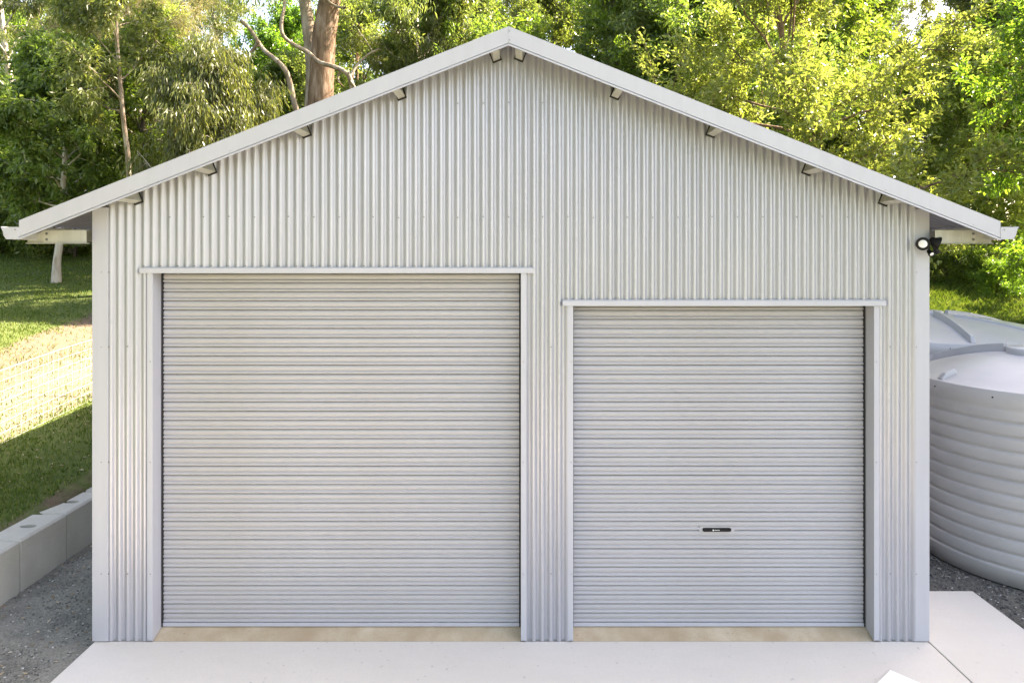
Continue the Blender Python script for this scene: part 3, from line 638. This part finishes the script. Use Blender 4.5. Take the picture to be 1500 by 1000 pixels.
# --- big old gum with brown trunk and twisting pale limbs
def big_gum():
    g = np.random.default_rng(77); x, y = px_x(472, 23); z0 = float(height(x, y))
    t = empty('old_gum_tree', (x, y, z0-.1)); tag(t, 'huge old gum with thick brown trunk and twisting bare pale limbs', 'tree')
    def L(px, py, D=23): a = W(px, py, D); return np.array([a[0]-x, a[1]-y, a[2]-z0+.1])
    tr = np.array([L(462, 420), L(466, 250), L(470, 140), L(474, 60), L(483, 0), L(488, -90), L(500, -220)])
    tv, tq = tubes_np([(tr, [.55, .46, .42, .40, .36, .3, .2])], [14]); link('trunk', np_mesh('trunk', tv, tq, M['bark_brown'], True), t)
    st = np.array([L(452, 420, 23.6), L(456, 200, 23.6), L(459, 100, 23.6), L(452, 40, 23.6), L(440, -40, 23.6), L(430, -160, 23.6)])
    tv, tq = tubes_np([(st, [.32, .27, .25, .22, .18, .12])], [12]); link('second_stem', np_mesh('second_stem', tv, tq, M['bark_mid'], True), t)
    limbs = [([(560, 260), (530, 180), (517, 135), (512, 108), (488, 97), (466, 92), (452, 76), (430, 66), (412, 52), (412, 30), (418, 5), (414, -20)], .13, 22.2),
             ([(462, 260), (440, 190), (426, 128), (420, 104), (405, 88), (388, 76), (378, 62), (368, 44), (352, 30)], .14, 21.5), ([(378, 62), (368, 78), (350, 90)], .09, 21.5),
             ([(514, 112), (522, 96), (538, 80), (556, 72)], .07, 22.2), ([(512, 118), (520, 128), (524, 140)], .08, 22.0), ([(505, 12), (492, 10), (480, 2), (476, -14)], .07, 22.3),
             ([(500, 104), (494, 112), (498, 122)], .06, 22.0)]
    for pts, r, D in limbs:
        P = np.array([L(a, b, D+.25*math.sin(i*1.3)) for i, (a, b) in enumerate(pts)])
        # smooth by subdividing (Chaikin)
        for _ in range(2): P = np.concatenate([P[:1], np.stack([P[:-1]*.75+P[1:]*.25, P[:-1]*.25+P[1:]*.75], 1).reshape(-1, 3), P[-1:]])
        tv, tq = tubes_np([(P, np.linspace(r*.72, r*.36, len(P)))], [8]); link('limb', np_mesh('limb', tv, tq, M['bark_mid'], True), t)
    # crown high above plus sprays of leaves
    A = []; D_ = []
    for _ in range(260):
        c = L(g.uniform(330, 640), g.uniform(-260, 10), g.uniform(20.5, 26)); m = 60; q = nrm(g.normal(0, 1, 3)-np.array([0, 0, .6])); A.append(c+g.normal(0, .32, (m, 3))); D_.append(np.repeat(q[None], m, 0))
    v, q, lv = leaves_np(g, np.concatenate(A), np.concatenate(D_), .22, .024, .8, .5); link('crown', np_mesh('crown', v, q, M['lf_euc'], False, lv), t)
big_gum()

# --- the forest: rows of trees behind the garage, sharing a label by kind
LB = {'dense0': 'dark green dense-crowned tree in the forest behind the garage', 'dense1': 'tall dark rainforest tree in the forest behind the garage',
      'green0': 'mid green leafy tree in the forest behind the garage', 'gum0': 'slender gum tree with hanging leaves in the forest', 'gum1': 'tall spreading gum tree with hanging leaves in the forest',
      'bright0': 'yellow-green bushy tree in the forest behind the garage', 'pale0': 'pale feathery leaning tree in the forest', 'slim0': 'slim bare-stemmed sapling gum in the forest'}
NM = {'dense0': 'forest_tree', 'dense1': 'rainforest_tree', 'green0': 'forest_tree', 'gum0': 'gum_tree', 'gum1': 'gum_tree', 'bright0': 'bushy_tree', 'pale0': 'feathery_tree', 'slim0': 'slim_gum_tree'}
FOR = [(-60, 27, 'green0', 1), (20, 34, 'gum1', 1), (150, 27, 'gum0', .9), (215, 24, 'green0', .78), (250, 33, 'bright0', 1.2), (300, 27, 'dense0', .9), (140, 44, 'dense1', 1.3), (30, 48, 'green0', 1.5), (260, 46, 'gum1', 1.25),
       (345, 40, 'gum0', 1.1), (560, 24, 'dense0', .72), (600, 27, 'gum0', .95), (545, 36, 'bright0', 1.2), (650, 31, 'green0', 1.2), (700, 27, 'dense1', .9), (640, 45, 'dense1', 1.3), (745, 40, 'gum1', 1.0),
       (830, 34, 'dense1', 1.15), (930, 28, 'dense1', 1.05), (985, 24, 'dense0', 1.1), (1040, 28, 'dense1', 1.1), (900, 44, 'dense1', 1.45), (1000, 42, 'gum1', 1.3), (1100, 36, 'dense1', 1.3), (1110, 24, 'dense0', 1.15),
       (1170, 30, 'green0', 1.15), (1250, 34, 'dense1', 1.2), (1330, 44, 'gum1', 1.1), (1440, 40, 'gum0', 1.25), (1490, 33, 'gum1', .95), (1540, 26, 'dense1', .9), (1560, 42, 'dense1', 1.3), (1345, 27, 'green0', .72), (1400, 31, 'green0', .75), (192, 20, 'slim0', .95), (105, 29, 'slim0', 1.15), (615, 25, 'slim0', 1.0), (960, 23, 'slim0', .9), (1000, 26, 'slim0', 1.0), (720, 30, 'slim0', 1.1), (1395, 36, 'slim0', 1.25), (1425, 30, 'slim0', 1.1),
       (440, 33, 'dense0', 1.0), (385, 38, 'green0', 1.15), (430, 45, 'dense1', 1.2), (395, 27, 'dense0', .62), (490, 30, 'dense0', .75), (420, 52, 'green0', 1.3), (-120, 40, 'dense1', 1.2), (1650, 34, 'gum0', 1.1), (1180, 50, 'dense1', 1.6), (760, 58, 'green0', 1.2), (500, 60, 'dense1', 1.3), (1420, 62, 'dense1', 1.2)]
for px, D, var, sc in FOR:
    x, y = px_x(px, D); kind = LB[var].split(' in the forest')[0]; row = 'front-row ' if D < 29 else 'far ' if D > 39 else ''
    spot = next(t for lim, t in ((60, 'behind the pale-trunked lawn tree'), (280, 'between the lawn tree and the weeping gum'), (410, 'behind the weeping gum'), (540, 'beside the old gum trunk'), (720, 'between the old gum and the ridge'),
                (860, 'right behind the garage ridge'), (1060, 'between the ridge and the big sunlit tree'), (1335, 'behind the big sunlit tree'), (9999, 'above the grass bank and tanks')) if px < lim)
    plant(var, NM[var], x, y, sc, row+kind+' '+spot, 'tree', 'trees of the forest behind the garage')
# trees right of the tanks, which keep the yard in shade
for x, y, var, sc in ((14.6, 6.6, 'dense0', .95), (14.6, 2.6, 'dense1', 1.2), (17.5, 4.6, 'dense1', 1.4), (18.0, 8.5, 'green0', 1.5), (13.6, 9.0, 'green0', .95)):
    plant(var, NM[var], x, y, sc, LB[var].replace('in the forest behind the garage', 'beside the yard past the water tanks'), 'tree', 'trees beside the yard')
# unseen trees added ahead and left of the garage to darken the left-facing steel
for x, y, var, sc in ((-11.5, -4.0, 'dense1', 1.1), (-12.5, -8.5, 'dense1', 1.3), (-9.5, -12.5, 'dense0', 1.3), (-15.5, -1.0, 'dense1', 1.2), (-14.5, -12.5, 'dense1', 1.4), (-10.5, -17, 'dense1', 1.3), (-17, -6, 'dense1', 1.4), (-10.8, -1.6, 'dense1', .9), (-8.6, -9.5, 'dense0', 1.2)):
    plant(var, NM[var], x, y, sc, LB[var].replace('in the forest behind the garage', 'added out of view on the slope past the retaining wall'), 'tree', 'unseen trees added past the retaining wall')
# shrubs under the trees
SH = [(5, 30, 'shrub0', 1.5), (45, 28, 'shrub0', 1.3), (110, 27.5, 'shrub0', 1.4), (150, 29, 'shrub0', 1.5), (-30, 31, 'shrub1', 1.7), (80, 32, 'shrub0', 1.9), (20, 36, 'shrub0', 2.4), (130, 36, 'shrub0', 2.4)]
for px, D, var, sc in SH:
    x, y = px_x(px, D); plant(var, 'shrub', x, y, sc, 'dark leafy shrub under the trees at the edge of the lawn', 'shrub', 'shrubs along the lawn edge')
for px, D, var, sc in [(1385, 21, 'shrub0', .62), (1428, 20, 'shrub1', .5), (1468, 19, 'shrub1', .42), (1412, 23, 'shrub0', .7), (1350, 22, 'shrub0', .8), (1520, 20, 'shrub1', .6)]:
    x, y = px_x(px, D); plant(var, 'shrub', x, y, sc, 'green shrub growing on the grass bank behind the water tanks', 'shrub', 'shrubs on the bank')

# grass: left slope and right bank
def grass(n, px0, px1, d0, d1, hmin, hmax, keep, name, label, seed, pw=1.0):
    g = np.random.default_rng(seed); D = d0+(d1-d0)*g.uniform(0, 1, n)**pw; px = g.uniform(px0, px1, n); x = (px-757)*D/F; y = D-6.1
    ok = keep(x, y, g); x, y, D = x[ok], y[ok], D[ok]; n = len(x); z = height(x, y)
    h = g.uniform(hmin, hmax, n)*(1+.03*D); a = g.uniform(0, 6.28, n); ln = g.uniform(.1, .75, n)*h; wd = .005*(1+.06*D)
    s = np.stack([np.cos(a+1.57), np.sin(a+1.57), 0*a], 1)*wd[:, None]; d = np.stack([np.cos(a), np.sin(a), 0*a], 1); p = np.stack([x, y, z-.01], 1); up = np.array([0, 0, 1.])
    V = np.stack([p-s, p+s, p+d*(ln*.45)[:, None]+up*(h*.7)[:, None]+s*.7, p+d*ln[:, None]+up*h[:, None]*.98], 1).reshape(-1, 3)
    lv = np.repeat(np.clip(g.beta(2, 2.4, n), 0, 1), 4)
    tag(link(name, np_mesh(name, V, np.arange(n*4).reshape(n, 4), M['grass'], False, lv)), label, 'grass', kind='stuff')
def keepL(x, y, g):
    dm = sst(-10.7, -9.7, x+.25*(y-7))*sst(-6.9, -7.6, x); clump = np.sin(x*2.1+1.3*np.sin(y*1.7))*np.cos(y*1.9+x)
    return (x < -5.62) & (g.uniform(0, 1, len(x)) > dm*.82) & (g.uniform(-1.3, 1, len(x)) < clump+.6)
grass(90000, -120, 230, 6.6, 34, .02, .06, keepL, 'lawn_grass', 'short green grass on the slope left of the garage', 5, 1.5)
grass(45000, 1320, 1620, 16.2, 30, .06, .22, lambda x, y, g: y > 10.1, 'bank_grass', 'long green grass on the bank behind the water tanks', 6, 1.3)

# pebbles and leaf litter
ico = bmesh.new(); bmesh.ops.create_icosphere(ico, subdivisions=1, radius=1); IV = np.array([v.co[:] for v in ico.verts]); IF = np.array([[v.index for v in f.verts] for f in ico.faces]); ico.free()
def pebbles(n, samp, r0, r1, name, label, seed, mat='pebble'):
    g = np.random.default_rng(seed); x, y = samp(g, n); n = len(x); r = r0+(r1-r0)*g.uniform(0, 1, n)**2.2; z = height(x, y)
    sc = np.stack([g.uniform(.7, 1.3, n), g.uniform(.7, 1.3, n), g.uniform(.45, .8, n)], 1)*r[:, None]; a = g.uniform(0, 6.28, n); ca, sa = np.cos(a), np.sin(a)
    V = IV[None]*sc[:, None]*g.uniform(.8, 1.2, (n, len(IV), 1)); V = np.stack([V[..., 0]*ca[:, None]-V[..., 1]*sa[:, None], V[..., 0]*sa[:, None]+V[..., 1]*ca[:, None], V[..., 2]], -1)
    V += np.stack([x, y, z+r*.15], 1)[:, None]; Q = (IF[None]+np.arange(n)[:, None, None]*len(IV)).reshape(-1, 3)
    tag(link(name, np_mesh(name, V.reshape(-1, 3), Q, M[mat], False, np.repeat(g.uniform(0, 1, n)**1.3, len(IV)))), label, 'gravel', kind='stuff')
def sR(g, n):
    x = g.uniform(3.75, 7.2, n); y = g.uniform(-1.8, 2.6, n); k = ~((x < 4.73) & (y < .93)) & ((x-6.12)**2+(y-1.95)**2 > 1.24**2); return x[k], y[k]
def sL(g, n):
    x = g.uniform(-5.25, -3.86, n); y = g.uniform(-1.6, 3.6, n)*1.0; k = g.uniform(0, 1, n) < .35+.65*(np.sin(x*3+y*2)*np.cos(y*2.3-x) > -.2); return x[k], y[k]
pebbles(16000, sR, .006, .017, 'gravel', 'dark crushed gravel around the water tanks', 21)
pebbles(15000, sL, .003, .012, 'gravel', 'grey gravel and dirt between the garage and the retaining wall', 22, 'pebble_pale')
def litter(n, samp, seed, name, label):
    g = np.random.default_rng(seed); x, y, z = samp(g, n); n = len(x)
    v, q, lv = leaves_np(g, np.stack([x, y, z+.012], 1), np.stack([np.cos(x*50), np.sin(x*50), 0*x], 1), .055, .011, 0, .25, 3); v[:, 2] = np.maximum(v[:, 2], np.repeat(z, 4)+.003)
    tag(link(name, np_mesh(name, v, q, M['litter'], False, lv)), label, 'leaf litter', kind='stuff')
def lL(g, n):
    x = np.where(g.uniform(0, 1, n) < .35, g.uniform(-5.2, -3.9, n), g.uniform(-8.8, -5.6, n)); y = g.uniform(-1, 8, n); return x, y, height(x, y)
def lR(g, n):
    x, y = sR(g, n); return x, y, height(x, y)+.01
litter(900, lL, 31, 'leaf_litter', 'dry fallen leaves on the gravel and slope left of the garage'); litter(40, lR, 32, 'leaf_litter', 'few dry leaves on the dark gravel by the tank')
